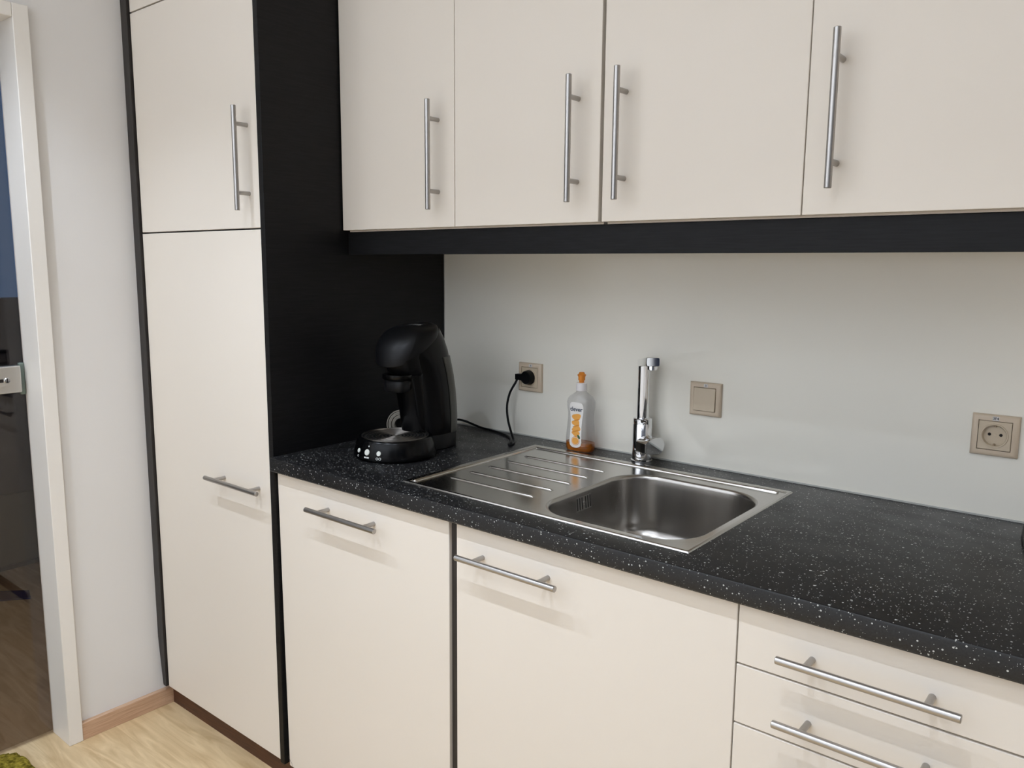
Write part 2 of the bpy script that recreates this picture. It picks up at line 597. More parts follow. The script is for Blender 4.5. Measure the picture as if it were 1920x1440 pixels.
# dark filler against the wall, cut back for the skirting
bm = bmesh.new()
prof = [(-0.617, 0.071), (-0.617, 2.45), (XW + 0.0005, 2.45), (XW + 0.0005, 0.225), (-0.634, 0.075), (-0.632, 0.071)]
loft(bm, [[(x, y, z) for x, z in prof] for y in (-0.609, -0.58)])
obj('filler_strip', bm, 'dark_brown', tc)['label'] = 'black filler strip against the wall'
bm = slab(-0.0185, -0.0003, -0.609, -0.001, 0.0705, 2.45)
obj('side_panel', bm, 'dark', tc, bevel=0.0008)['label'] = 'black wood side panel'
ZS = 1.4568
dd = obj('door', slab(-0.613, -0.0205, YT, -0.583, 0.0705, ZS - 0.002), 'door', tc, bevel=0.0012)
handle(dd, (-0.1575, YT, 0.8035), False)
dd = obj('door', slab(-0.6125, -0.0205, YT, -0.583, ZS + 0.002, 2.0508), 'door', tc, bevel=0.0012)
handle(dd, (-0.0690, YT, 1.6205), True)
dd = obj('door', slab(-0.6125, -0.0205, YT, -0.583, 2.0545, 2.448), 'door', tc, bevel=0.0012)
obj('plinth', slab(-0.634, 0.0, -0.578, -0.56, 0.0, 0.0695), 'plinth', tc)['label'] = 'brown wooden plinth'

# ------------------------------------------------------------------ base cabinets
YB = -0.601
ZB0, ZB1 = 0.0700, 0.8635
# dishwasher-width cabinet next to the tall panel (its front hangs slightly skewed)
b1 = thing('base_cabinet', 'cream base cabinet with one handle, between black tall panel and black upright', 'cabinet',
           (0.298, -0.3, 0), 'base cabinets under the worktop')
obj('carcass', slab(0.003, 0.592, -0.5815, -0.02, 0.071, 0.8635), 'door_edge', b1)
bm = bmesh.new()
pf = [(0.0032, ZB1), (0.0112, ZB0), (0.5920, ZB0), (0.5920, ZB1)]
loft(bm, [[(x, y, z) for x, z in pf] for y in (YB, -0.582)])
dd = obj('door', bm, 'door', b1, bevel=0.0012)
handle(dd, (0.2820, YB, 0.8035), False)
obj('plinth', slab(0.0005, 0.592, -0.578, -0.56, 0.0, 0.0695), 'plinth', b1)['label'] = 'brown wooden plinth'
# sink cabinet
b2 = thing('base_cabinet', 'wide cream base cabinet under the sink bowl, next to the drawers', 'cabinet',
           (0.90, -0.3, 0), 'base cabinets under the worktop')
obj('carcass', slab(0.6125, 0.7000, -0.5815, -0.02, 0.071, 0.8635), 'door_edge', b2)
obj('side_panel', slab(0.5932, 0.6118, -0.5935, -0.02, 0.071, 0.8635), 'dark_brown', b2)['label'] = 'black upright panel'
dd = obj('door', slab(0.6133, 1.2105, YB, -0.582, ZB0, ZB1), 'door', b2, bevel=0.0012)
handle(dd, (0.7640, YB, 0.8035), False)
obj('plinth', slab(0.593, 1.211, -0.578, -0.56, 0.0, 0.0695), 'plinth', b2)['label'] = 'brown wooden plinth'
# drawer unit
b3 = thing('drawer_unit', 'cream drawer unit with stacked bar handles at lower right', 'drawers', (1.41, -0.3, 0))
obj('carcass', slab(1.2115, 1.617, -0.5815, -0.02, 0.071, 0.8635), 'door_edge', b3)
zs = [ZB1, 0.7605, 0.6612, 0.365, ZB0]
for k in range(4):
    dr = obj('drawer', slab(1.2128, 1.6148, YB, -0.582, zs[k + 1] + 0.0015, zs[k] - (0.0015 if k else 0)), 'door', b3,
             bevel=0.0012)
    zh = (0.8035, 0.7025, 0.600, 0.30)[k]
    handle(dr, (1.4078, YB, zh), False)
obj('plinth', slab(1.2115, 1.617, -0.578, -0.56, 0.0, 0.0695), 'plinth', b3)['label'] = 'brown wooden plinth'

# ------------------------------------------------------------------ wall cabinets + pelmet
YU, ZU = -0.3782, 1.4599
def wall_cabinet(x0, xm, x1, hx, label):
    t = thing('wall_cabinet', label, 'cabinet', ((x0 + x1) / 2, -0.18, ZU), 'wall cabinets above the worktop')
    bm = bmesh.new()
    cx0, cx1 = x0 + 0.0015, x1 - 0.0005
    box(bm, cx0, cx0 + 0.016, -0.357, -0.001, ZU - 0.0035, 2.36)
    box(bm, cx1 - 0.016, cx1, -0.357, -0.001, ZU - 0.0035, 2.36)
    box(bm, cx0 + 0.016, cx1 - 0.016, -0.357, -0.001, ZU - 0.0035, ZU + 0.0145)
    box(bm, cx0 + 0.016, cx1 - 0.016, -0.357, -0.001, 2.342, 2.36)
    box(bm, cx0 + 0.016, cx1 - 0.016, -0.012, -0.001, ZU + 0.0145, 2.342)
    obj('carcass', bm, 'door_edge', t)
    for a, b, h in ((x0, xm - 0.0008, hx[0]), (xm + 0.0008, x1, hx[1])):
        d = obj('door', slab(a, b, YU, -0.3595, ZU, 2.36), 'door', t, bevel=0.0012)
        handle(d, (h, YU, 1.6200), True)


wall_cabinet(0.0040, 0.4006, 0.7900, (0.3495, 0.7375), 'left cream two-door wall cabinet beside the black tall panel')
wall_cabinet(0.7975, 1.1924, 1.5890, (0.8470, 1.2445), 'right cream two-door wall cabinet, above the light switch')
bm = slab(0.0005, 1.59, -0.3585, -0.3405, 1.3985, 1.4558)
tag(obj('pelmet', bm, 'pelmet', bevel=0.0008, loc=(0.8, -0.35, 1.43)),
    'black wooden light pelmet running under the cream wall cabinets', 'pelmet')

# ------------------------------------------------------------------ glass splashback
gp = thing('splashback', 'pale grey glass splashback behind the sink', 'splashback', (0.8, 0.0, 0.9))
obj('glass_panel', slab(0.0005, 1.70, 0.0, 0.0065, 0.9005, 1.47), 'splash', gp, smooth=0)
obj('seal_strip', slab(0.0005, 1.70, -0.0025, 0.0, 0.9003, 0.9035), 'seal', gp, smooth=0)['label'] = 'thin grey sealing strip'

# ------------------------------------------------------------------ worktop with cut-out
ZT = 0.90
YW = -0.6207
HX0, HX1, HY0, HY1 = 0.424, 1.090, -0.546, -0.094
bm = bmesh.new()
fr = 0.004  # rounded front edge profile
prof = [(-0.0006, 0.865), (-0.0006, ZT), (YW + fr, ZT), (YW + 0.0012, ZT - 0.0012), (YW, ZT - fr), (YW, 0.868), (YW + 0.002, 0.865)]
prof2 = [(HY0, 0.865)] + [(y, z) for y, z in ((HY0, ZT),)] + prof[2:]
# left part, right part: full section; front and back strips beside the hole
def section(pr, x0, x1):
    loft(bm, [[(x, y, z) for y, z in pr] for x in (x0, x1)])
section(prof, 0.0002, HX0)
section(prof, HX1, 1.6195)
section(prof2, HX0, HX1)
box(bm, HX0, HX1, HY1, -0.0006, 0.865, ZT)
bmesh.ops.remove_doubles(bm, verts=bm.verts, dist=0.00005)
tag(obj('worktop', bm, 'worktop', loc=(0.8, -0.31, ZT), smooth=30),
    'long black worktop with white speckles, holding the steel sink', 'worktop')

# ------------------------------------------------------------------ sink
SX0, SX1, SY0, SY1 = 0.411, 1.1026, -0.5589, -0.0812
sk = thing('sink', 'stainless steel sink with ribbed drainboard set into the worktop', 'sink', (0.757, -0.32, ZT))
ZF = ZT + 0.0015     # recessed deck level


def rrect(x0, x1, y0, y1, r, z, n=16):
    pts = []
    for cx, cy, a0 in ((x1 - r, y1 - r, 0), (x0 + r, y1 - r, PI / 2), (x0 + r, y0 + r, PI), (x1 - r, y0 + r, 1.5 * PI)):
        for k in range(n + 1):
            a = a0 + PI / 2 * k / n
            pts.append(Vector((cx + r * math.cos(a), cy + r * math.sin(a), z)))
    return pts


BX0, BX1, BY0, BY1 = 0.744, 1.0835, -0.5365, -0.1500
bm = bmesh.new()
# raised border: profile loops (inset left, right, front, back, z)
border = [(0.0, 0.0, 0.0, 0.0, ZT + 0.0003), (0.0012, 0.0012, 0.0012, 0.0012, ZT + 0.0028), (0.003, 0.003, 0.003, 0.003, ZT + 0.0036),
          (0.012, 0.0065, 0.0065, 0.012, ZT + 0.0036), (0.0150, 0.0085, 0.0085, 0.0150, ZF)]
def rect(l, r, f, b, z):
    return [(SX0 + l, SY0 + f, z), (SX1 - r, SY0 + f, z), (SX1 - r, SY1 - b, z), (SX0 + l, SY1 - b, z)]
loft(bm, [rect(*q) for q in border], False, False)
DX0, DX1, DYa, DYb = SX0 + 0.0150, SX1 - 0.0085, SY0 + 0.0085, SY1 - 0.0150
XM = 0.722
# ribbed drainboard height field
ribs = (-0.4680, -0.4035, -0.3370, -0.2690, -0.2005)
xs = [DX0, 0.45, 0.4715, 0.4722, 0.4735, 0.4750, 0.477, 0.50, 0.55, 0.60, 0.65, 0.7015, 0.7040, 0.7055, 0.7068, 0.7075, XM]
ys = [DYa]
for q in ribs:
    ys += [q + 0.0036 * math.sin(PI / 2 * k / 6) for k in range(-6, 7)]
ys.append(DYb)
def hz(x, y):
    h = 0.0
    for q in ribs:
        t = abs(y - q) / 0.0036
        if t < 1:
            h = 0.0032 * math.sqrt(1 - t * t)
    e = math.sqrt(min(max((x - 0.4715) / 0.005, 0), 1) * min(max((0.7075 - x) / 0.006, 0), 1))
    return ZF + h * e
g = [[bm.verts.new((x, y, hz(x, y))) for y in ys] for x in xs]
for i in range(len(xs) - 1):
    for j in range(len(ys) - 1):
        bm.faces.new((g[i][j], g[i + 1][j], g[i + 1][j + 1], g[i][j + 1]))
# deck around the bowl
R = 0.088
lp = rrect(BX0, BX1, BY0, BY1, R, ZF)
cx, cy = (BX0 + BX1) / 2, (BY0 + BY1) / 2
def to_rect(p):
    dx, dy = p.x - cx, p.y - cy
    t = 1e9
    if dx > 1e-9: t = min(t, (DX1 - cx) / dx)
    if dx < -1e-9: t = min(t, (XM - cx) / dx)
    if dy > 1e-9: t = min(t, (DYb - cy) / dy)
    if dy < -1e-9: t = min(t, (DYa - cy) / dy)
    return Vector((cx + dx * t, cy + dy * t, ZF))
outer = [to_rect(p) for p in lp]
for corner in ((DX1, DYa), (DX1, DYb), (XM, DYa), (XM, DYb)):
    i = min(range(len(outer)), key=lambda k: (outer[k].xy - Vector(corner)).length)
    outer[i] = Vector((corner[0], corner[1], ZF))
loft(bm, [outer, lp], False, False)
bmesh.ops.remove_doubles(bm, verts=bm.verts, dist=0.00005)
obj('drainboard', bm, 'sink', sk, smooth=40)
# raised bead along the left and back edges
bm = bmesh.new()
bp = [Vector((0.4320, -0.5470, 0)), Vector((0.4320, -0.1050, 0)), Vector((1.0800, -0.1050, 0))]
nrm = [Vector((1, 0, 0)), Vector((1, -1, 0)), Vector((0, -1, 0))]
secs_b = []
def bead_sec(p, nv, sc):
    return [p + nv * (0.0062 * sc * math.cos(PI * k / 10)) + Vector((0, 0, ZF - 0.0004 + 0.0052 * sc * math.sin(PI * k / 10))) for k in range(11)]
loft(bm, [bead_sec(bp[0], nrm[0], 0.45), bead_sec(bp[0] + Vector((0, 0.003, 0)), nrm[0], 0.9), bead_sec(bp[0] + Vector((0, 0.006, 0)), nrm[0], 1.0), bead_sec(bp[1], nrm[1], 1.0),
          bead_sec(bp[2] - Vector((0.006, 0, 0)), nrm[2], 1.0), bead_sec(bp[2] - Vector((0.002, 0, 0)), nrm[2], 0.95), bead_sec(bp[2], nrm[2], 0.7)], True, True, True)
obj('raised_bead', bm, 'sink', sk, smooth=50)
# bowl
bm = bmesh.new()
D = 0.150
def bl(ins, z, r):
    return rrect(BX0 + ins, BX1 - ins, BY0 + ins, BY1 - ins, max(r, 0.004), z)
loops = [lp, bl(0.0022, ZF - 0.0008, R), bl(0.0048, ZF - 0.0035, R), bl(0.006, ZF - 0.009, R - 0.003)]
for k in range(1, 9):
    t = k / 8
    loops.append(bl(0.006 + 0.010 * t, ZF - 0.009 - (D - 0.045) * t, R - 0.004))
for k in range(1, 8):
    a = PI / 2 * k / 7
    loops.append(bl(0.016 + 0.035 * (1 - math.cos(a)), ZF - D + 0.036 - 0.035 * math.sin(a), R - 0.01 - 0.02 * (1 - math.cos(a))))
zb = ZF - D + 0.001
for s, dz in ((0.09, 0.001), (0.13, 0.002)):
    loops.append(bl(s, zb - dz, 0.06 if s < 0.1 else 0.05))
loft(bm, loops, False, True)
obj('bowl', bm, 'bowl', sk, smooth=60)
# strainer in the bottom
bm = bmesh.new()
lathe(bm, [(0.001, 0.0012), (0.020, 0.0012), (0.030, 0.004), (0.040, 0.004), (0.043, 0.001)], (cx, cy, zb - 0.0024), n=40, cap0=True)
obj('drain_strainer', bm, 'chrome', sk)
# overflow slots on the left wall of the bowl
def wall_x(z):
    t = (ZF - 0.009 - z) / (D - 0.045)
    return BX0 + 0.006 + 0.010 * t
bm = bmesh.new()
za, zc_ = 0.8565, 0.8865
xa, xb = wall_x(za), wall_x(zc_)
loft(bm, [[(x - 0.002, -0.3785, z), (x + 0.0003, -0.3785, z), (x + 0.0003, -0.3245, z), (x - 0.002, -0.3245, z)] for x, z in ((xa, za), (xb, zc_))])
obj('overflow_plate', bm, 'plate_steel', sk, smooth=0)
bm = bmesh.new()
for k in range(6):
    yy = -0.375 + 0.0088 * k + (0.004 if k > 2 else 0)
    z0, z1 = 0.8585, 0.8845
    a = wall_x(z0) + 0.0006; b = wall_x(z1) + 0.0006
    loft(bm, [[(a - 0.0009, yy - 0.0016, z0), (a - 0.0009, yy + 0.0016, z0), (a, yy + 0.0016, z0), (a, yy - 0.0016, z0)],
              [(b - 0.0009, yy - 0.0016, z1), (b - 0.0009, yy + 0.0016, z1), (b, yy + 0.0016, z1), (b, yy - 0.0016, z1)]])
obj('overflow_slots', bm, 'hole', sk, smooth=0)
bm = bmesh.new()
xw = wall_x(0.8715)
cyl(bm, (xw - 0.002, -0.3510, 0.8715), (xw + 0.0025, -0.3510, 0.8715), 0.0042, 16, bev=0.0008)
obj('overflow_screw', bm, 'chrome', sk)

# ------------------------------------------------------------------ tap
FX, FY = 0.711, -0.040
ft = thing('tap', 'chrome mixer tap with square spout behind the sink bowl', 'tap', (FX, FY, ZT))
bm = bmesh.new()
lathe(bm, [(0.0, 0.0), (0.0265, 0.0), (0.0265, 0.003), (0.0235, 0.0045), (0.0235, 0.092), (0.0228, 0.0930), (0.0228, 0.0938),
           (0.0235, 0.0948), (0.0235, 0.1055), (0.0225, 0.1068), (0.0, 0.1068)], (FX, FY, ZT + 0.0002), n=56)
bmesh.ops.remove_doubles(bm, verts=bm.verts, dist=0.00005)
obj('tap_body', bm, 'chrome', ft)
bm = bmesh.new(); cyl(bm, (FX, FY, ZT + 0.105), (FX, FY, 1.1435), 0.0147, 48)
obj('riser_tube', bm, 'chrome', ft)
# spout: square bar rising slightly towards the room
tip = Vector((0.834, -0.218, 1.1700)); root = Vector((FX, FY, 1.1425))
fd = (tip - root).normalized()
sd = fd.cross(Vector((0, 0, 1))).normalized()
ud = sd.cross(fd).normalized()
root0 = root - fd * 0.016
bm = bmesh.new()
def sq(c, w, h, r=0.003):
    pts = []
    for sx_, sy_, a0 in ((1, 1, 0), (-1, 1, PI / 2), (-1, -1, PI), (1, -1, 1.5 * PI)):
        for k in range(5):
            a = a0 + PI / 2 * k / 4
            pts.append(c + sd * (sx_ * (w - r) + r * math.cos(a)) + ud * (sy_ * (h - r) + r * math.sin(a)))
    return pts
loft(bm, [sq(root0, 0.0145, 0.0085), sq(root0 + fd * 0.002, 0.0155, 0.0095), sq(tip - fd * 0.002, 0.0145, 0.0098),
          sq(tip, 0.0135, 0.0088)])
obj('spout', bm, 'chrome', ft)
bm = bmesh.new()
ac = tip - fd * 0.018 - ud * 0.0090
lathe(bm, [(0.0, -0.009), (0.0085, -0.009), (0.0085, -0.0075), (0.0108, -0.0075), (0.0108, 0.0)], ac, axis=ud, n=32)
bmesh.ops.remove_doubles(bm, verts=bm.verts, dist=0.00005)
obj('aerator', bm, 'chrome', ft)
# lever: horizontal stub to the right with a flat paddle
ld_ = Vector((0.93, -0.36, 0)).normalized()
lp0 = Vector((FX, FY, 0.9475))
bm = bmesh.new()
cyl(bm, lp0 + ld_ * 0.006, lp0 + ld_ * 0.0240, 0.0200, 48)
obj('cartridge_stub', bm, 'chrome', ft)
bm = bmesh.new()
pd = Vector((-ld_.y * -1, -ld_.x, 0)).normalized()   # towards the room
pd = Vector((ld_.y, -ld_.x, 0))
def paddle(c, wx, th):
    return [c - ld_ * wx, c + ld_ * wx, c + ld_ * wx + Vector((0, 0, th)), c - ld_ * wx + Vector((0, 0, th))]
def lever_prof(k, grow=0.0):
    pts = []
    for i in range(13):
        a = math.radians(70 + 220 * i / 12)
        pts.append(lp0 + ld_ * k + pd * ((0.0212 + grow) * math.cos(a)) + Vector((0, 0, (0.0212 + grow) * math.sin(a))))
    for u_, z_ in ((0.020, -0.0190), (0.036, -0.0150), (0.0385, -0.0125), (0.0385, 0.0085), (0.036, 0.0115), (0.020, 0.0185)):
        pts.append(lp0 + ld_ * k + pd * (u_ + grow) + Vector((0, 0, z_)))
    return pts
loft(bm, [lever_prof(0.0235, -0.001), lever_prof(0.0245), lever_prof(0.0585), lever_prof(0.0600, -0.0015)])
obj('lever', bm, 'chrome', ft, smooth=30)

# ------------------------------------------------------------------ sockets and switch
def plate(t, x0, z0, S=0.0792):
    """outer frame: bevelled square ring, opening 56 mm; faces -Y"""
    bm = bmesh.new()
    c = (x0 + S / 2, z0 + S / 2)
    o = S / 2
    def sqr(h, y):
        return [(c[0] - h, y, c[1] - h), (c[0] + h, y, c[1] - h), (c[0] + h, y, c[1] + h), (c[0] - h, y, c[1] + h)]
    loft(bm, [sqr(o, -0.0001), sqr(o, -0.0055), sqr(o - 0.0018, -0.0085), sqr(o - 0.006, -0.0102), sqr(0.0283, -0.0102), sqr(0.0283, -0.0015)],
         False, False)
    bmesh.ops.holes_fill(bm, edges=[])
    f = obj('cover_frame', bm, 'beige', t, smooth=50)
    return c


def sticker(t, c, text, dx=0.0, w=0.011):
    st = obj('name_sticker', slab(c[0] + dx - w / 2, c[0] + dx + w / 2, -0.0106, -0.0101, c[1] + 0.0288, c[1] + 0.0368), 'sticker', t, smooth=0)
    st['label'] = 'small white paper sticker'
    b = text_bm(text, 0.0066, 0.00012)
    map_verts(b, lambda x, y, z: (c[0] + dx + x, -0.0108, c[1] + 0.0328 + y))
    obj('lettering', b, 'ink', st, smooth=0)


def socket(x0, z0, label, text, dx):
    t = thing('power_socket', label, 'socket', (x0 + 0.0396, 0, z0 + 0.0396), 'beige sockets on the splashback')
    c = plate(t, x0, z0)
    bm = bmesh.new()
    n = 64
    h = 0.0273
    def sqp(i, hh, y):
        a = 2 * PI * i / n + PI / 4
        m = max(abs(math.cos(a)), abs(math.sin(a)))
        return (c[0] + hh * math.cos(a) / m, y, c[1] + hh * math.sin(a) / m)
    def crc(i, r, y):
        a = 2 * PI * i / n + PI / 4
        return (c[0] + r * math.cos(a), y, c[1] + r * math.sin(a))
    loops = [[sqp(i, h, -0.0012) for i in range(n)], [sqp(i, h, -0.0095) for i in range(n)], [sqp(i, h - 0.0008, -0.0103) for i in range(n)],
             [crc(i, 0.0232, -0.0103) for i in range(n)], [crc(i, 0.0226, -0.0122) for i in range(n)],
             [crc(i, 0.0208, -0.0122) for i in range(n)], [crc(i, 0.0198, -0.0105) for i in range(n)],
             [crc(i, 0.0194, -0.0020) for i in range(n)]]
    loft(bm, loops, False, True)
    ins = obj('socket_insert', bm, 'beige2', t, smooth=40)
    bm = bmesh.new()
    for q in (-0.0095, 0.0095):
        cyl(bm, (c[0] + q, -0.0015, c[1] + 0.001), (c[0] + q, -0.0024, c[1] + 0.001), 0.0029, 20)
    obj('pin_holes', bm, 'hole', ins)
    bm = bmesh.new(); cyl(bm, (c[0], -0.0015, c[1] + 0.001), (c[0], -0.0030, c[1] + 0.001), 0.0021, 20)
    obj('screw', bm, 'beige', ins)
    for q in (0.0178, -0.0178):
        obj('earth_clip', slab(c[0] - 0.0018, c[0] + 0.0018, -0.0085, -0.0015, c[1] + q - 0.0013, c[1] + q + 0.0013), 'brass', ins, bevel=0.0004)
    sticker(t, c, text, dx)
    return c


cA = socket(0.2945, 1.0285, 'beige wall socket with a black plug in it, left of the bottle', '3i', 0.004)
cB = socket(1.4109, 1.0218, 'empty beige wall socket with sticker, at the right end of the splashback', '3F4', 0.0)
t = thing('light_switch', 'square beige light switch right of the chrome tap', 'switch', (0.857, 0, 1.065))
c = plate(t, 0.8176, 1.0253)
bm = bmesh.new()
hh = 0.0272
loft(bm, [[(c[0] - hh, y0, c[1] - hh), (c[0] + hh, y0, c[1] - hh), (c[0] + hh, y1, c[1] + hh), (c[0] - hh, y1, c[1] + hh)]
          for y0, y1 in ((-0.001, -0.001), (-0.0142, -0.0120))])
obj('rocker', bm, 'beige2', t, bevel=0.0012)
sticker(t, c, '3i', 0.002, 0.010)

# ------------------------------------------------------------------ dish soap bottle
BXc, BYc, BZ = 0.5335, -0.0470, ZT
bt = thing('soap_bottle', 'clear dish soap bottle with orange cap and a little amber liquid', 'bottle', (BXc, BYc, BZ))
OUT = [(0.0, 0.036, 0.021), (0.003, 0.0395, 0.0240), (0.012, 0.0408, 0.0250), (0.035, 0.0402, 0.0245), (0.06, 0.0375, 0.0230), (0.085, 0.0350, 0.0215),
       (0.10, 0.0355, 0.0215), (0.115, 0.0385, 0.0228), (0.127, 0.0388, 0.0232), (0.135, 0.0360, 0.0225), (0.142, 0.030, 0.0205), (0.148, 0.0215, 0.0175),
       (0.153, 0.0145, 0.0135), (0.157, 0.0120, 0.0120)]
def ab(z):
    for (z0, a0, b0), (z1, a1, b1) in zip(OUT[:-1], OUT[1:]):
        if z <= z1:
            t_ = (z - z0) / (z1 - z0)
            return a0 + (a1 - a0) * t_, b0 + (b1 - b0) * t_
    return OUT[-1][1:]
NB = 2.6
def bloop(z, s=0.0, n=64):
    a, b = ab(z)
    a -= s; b -= s
    e = NB if z < 0.145 else 2.0
    pts = []
    for k in range(n):
        q = 2 * PI * k / n
        cc, ss = math.cos(q), math.sin(q)
        pts.append((BXc + a * math.copysign(abs(cc) ** (2 / e), cc), BYc + b * math.copysign(abs(ss) ** (2 / e), ss), BZ + 0.0004 + z))
    return pts
zz = sorted(set([o[0] for o in OUT] + [0.0243 + 0.006 * k for k in range(1, 20)]))
bm = bmesh.new(); loft(bm, [bloop(z) for z in zz])
obj('bottle_body', bm, 'pet', bt, smooth=60)
bm = bmesh.new(); loft(bm, [bloop(z, 0.0012) for z in (0.0015, 0.005, 0.012, 0.0185, 0.0225)])
obj('liquid', bm, 'liquid', bt, smooth=50)['label'] = 'amber liquid in the bottom'
bm = bmesh.new()
lathe(bm, [(0.0, 0.157), (0.0138, 0.157), (0.0142, 0.159), (0.0138, 0.176), (0.0125, 0.1775), (0.0, 0.1775)], (BXc, BYc, BZ), n=36)
bmesh.ops.remove_doubles(bm, verts=bm.verts, dist=0.00005)
obj('collar', bm, 'white', bt)['label'] = 'white screw collar'
bm = bmesh.new()
lathe(bm, [(0.0, 0.1776), (0.0065, 0.1776), (0.0065, 0.1835), (0.0092, 0.1840), (0.0090, 0.1925), (0.0112, 0.1965), (0.0112, 0.1980), (0.0080, 0.2005),
           (0.0062, 0.2045), (0.0, 0.2050)], (BXc, BYc, BZ), n=36)
bmesh.ops.remove_doubles(bm, verts=bm.verts, dist=0.00005)
obj('cap', bm, 'orange', bt)['label'] = 'orange push-pull cap'
# label follows the front face
def surf(x, z, off):
    a, b = ab(z)
    q = min(abs(x / a), 0.98)
    y = b * (1 - q ** NB) ** (1 / NB)
    return (BXc + x, BYc - y - off, BZ + z)
def lhw(z):
    pts = [(0.011, 0.0), (0.0118, 0.007), (0.014, 0.0125), (0.018, 0.0168), (0.026, 0.0186), (0.045, 0.0172), (0.065, 0.0168), (0.085, 0.0178),
           (0.105, 0.0205), (0.117, 0.0212), (0.123, 0.0195), (0.127, 0.0165), (0.1285, 0.012), (0.129, 0.0)]
    for (z0, a0), (z1, a1) in zip(pts[:-1], pts[1:]):
        if z <= z1:
            return a0 + (a1 - a0) * (z - z0) / (z1 - z0)
    return 0
zl = [0.0112, 0.0118, 0.0128, 0.014, 0.016, 0.018, 0.022, 0.026] + [0.03 + 0.005 * k for k in range(18)] + [0.117, 0.12, 0.123, 0.125, 0.127, 0.1285, 0.1289]
bm = bmesh.new()
rows = [[bm.verts.new(surf(-lhw(z) + 2 * lhw(z) * k / 14, z, 0.0004)) for k in range(15)] for z in zl]
for a, b in zip(rows[:-1], rows[1:]):
    for k in range(14):
        bm.faces.new((a[k], a[k + 1], b[k + 1], b[k]))
lab = obj('paper_label', bm, 'label', bt, smooth=60)
lab['label'] = 'white label with orange slice and lettering'
b = text_bm('clever', 0.0155, 0.00035)
map_verts(b, lambda x, y, z: surf(x, 0.1105 + y, 0.0009))
obj('lettering', b, 'navy', lab, smooth=0)
def blob(cx_, cz_, rx, rz, off, mat, name, n=28, wob=0.0, tilt=0.0):
    bm = bmesh.new()
    vs = []
    for rr in (0.0, 0.5, 1.0):
        ring = []
        for k in range(n):
            a = 2 * PI * k / n
            w = 1 + wob * math.sin(3 * a + cz_ * 900)
            x, z = rx * rr * w * math.cos(a), rz * rr * w * math.sin(a)
            ring.append(bm.verts.new(surf(cx_ + x * math.cos(tilt) - z * math.sin(tilt), cz_ + x * math.sin(tilt) + z * math.cos(tilt), off)))
        vs.append(ring)
    for a, b_ in zip(vs[:-1], vs[1:]):
        for k in range(n):
            bm.faces.new((a[k], a[(k + 1) % n], b_[(k + 1) % n], b_[k]))
    bmesh.ops.remove_doubles(bm, verts=bm.verts, dist=0.00001)
    return obj(name, bm, mat, lab, smooth=60)
# splash shape and orange slices printed on the label
blob(0.001, 0.0905, 0.0135, 0.0090, 0.0007, 'labelorange', 'splash_print', wob=0.12, tilt=0.15)
blob(0.0, 0.0745, 0.0120, 0.0085, 0.0007, 'labelorange', 'splash_print', wob=0.14, tilt=-0.2)
blob(0.002, 0.0605, 0.0130, 0.0080, 0.0007, 'labelorange', 'splash_print', wob=0.12, tilt=0.25)
blob(0.001, 0.0480, 0.0120, 0.0070, 0.0007, 'labelorange', 'splash_print', wob=0.12, tilt=-0.1)
for q in (0.0825, 0.0675, 0.0545):
    blob(0.001, q, 0.0110, 0.0016, 0.0010, 'labelorange2', 'splash_line', tilt=0.35)
blob(0.0105, 0.0405, 0.0060, 0.0030, 0.0008, 'labelgreen', 'leaf_print', tilt=-0.9)
blob(0.001, 0.0290, 0.0125, 0.0115, 0.0008, 'labelorange2', 'fruit_rim')
blob(0.001, 0.0290, 0.0112, 0.0102, 0.0011, 'label', 'fruit_pith')
blob(0.001, 0.0290, 0.0102, 0.0092, 0.0014, 'labelorange', 'fruit_flesh')

# ------------------------------------------------------------------ coffee machine
CC = Vector((0.21, -0.395, ZT + 0.0004))
A = math.radians(-85)
FD = Vector((math.cos(A), math.sin(A), 0))
WD = Vector((-math.sin(A), math.cos(A), 0))
def cm(u, w, z):
    return CC + FD * u + WD * w + Vector((0, 0, z))
co = thing('coffee_machine', 'black pod coffee machine standing against the black side panel', 'coffee machine', CC)
bm = bmesh.new()
lathe(bm, [(0.0, 0.0), (0.096, 0.0), (0.0975, 0.004), (0.1030, 0.0045), (0.1034, 0.008), (0.0985, 0.030), (0.0935, 0.0455), (0.0915, 0.0490), (0.0885, 0.0508),
           (0.0845, 0.0508), (0.0838, 0.0470), (0.0, 0.0465)], CC, n=96)
bmesh.ops.remove_doubles(bm, verts=bm.verts, dist=0.00005)
obj('base', bm, 'blackgloss', co, smooth=30)
bm = bmesh.new()
pr_ = [(0.0, 0.0484)]
r_ = 0.004
for k in range(9):
    pr_ += [(r_, 0.0484), (r_ + 0.0002, 0.0492), (r_ + 0.0010, 0.0496), (r_ + 0.0036, 0.0496), (r_ + 0.0044, 0.0492), (r_ + 0.0046, 0.0484)]
    r_ += 0.0085
pr_ += [(0.0812, 0.0488), (0.0818, 0.0522), (0.0835, 0.0522), (0.0836, 0.0480)]
lathe(bm, pr_, CC, n=96)
bmesh.ops.remove_doubles(bm, verts=bm.verts, dist=0.00005)
for f in bm.faces:
    c_ = f.calc_center_median() - CC
    if c_.z < 0.0486 and c_.xy.length < 0.080:
        f.material_index = 1
dt = obj('drip_tray', bm, 'tray', co, smooth=30)
dt.data.materials.append(M['blackmatt'])
dt['label'] = 'grey metal drip tray with concentric rings'

def sup(uc, hu, hw, z, e=2.3, n=56, dz=None):
    pts = []
    for k in range(n):
        q = 2 * PI * k / n
        cc, ss = math.cos(q), math.sin(q)
        u = uc + hu * math.copysign(abs(cc) ** (2 / e), cc)
        w = hw * math.copysign(abs(ss) ** (2 / e), ss)
        pts.append(cm(u, w, z + (dz(u) if dz else 0)))
    return pts

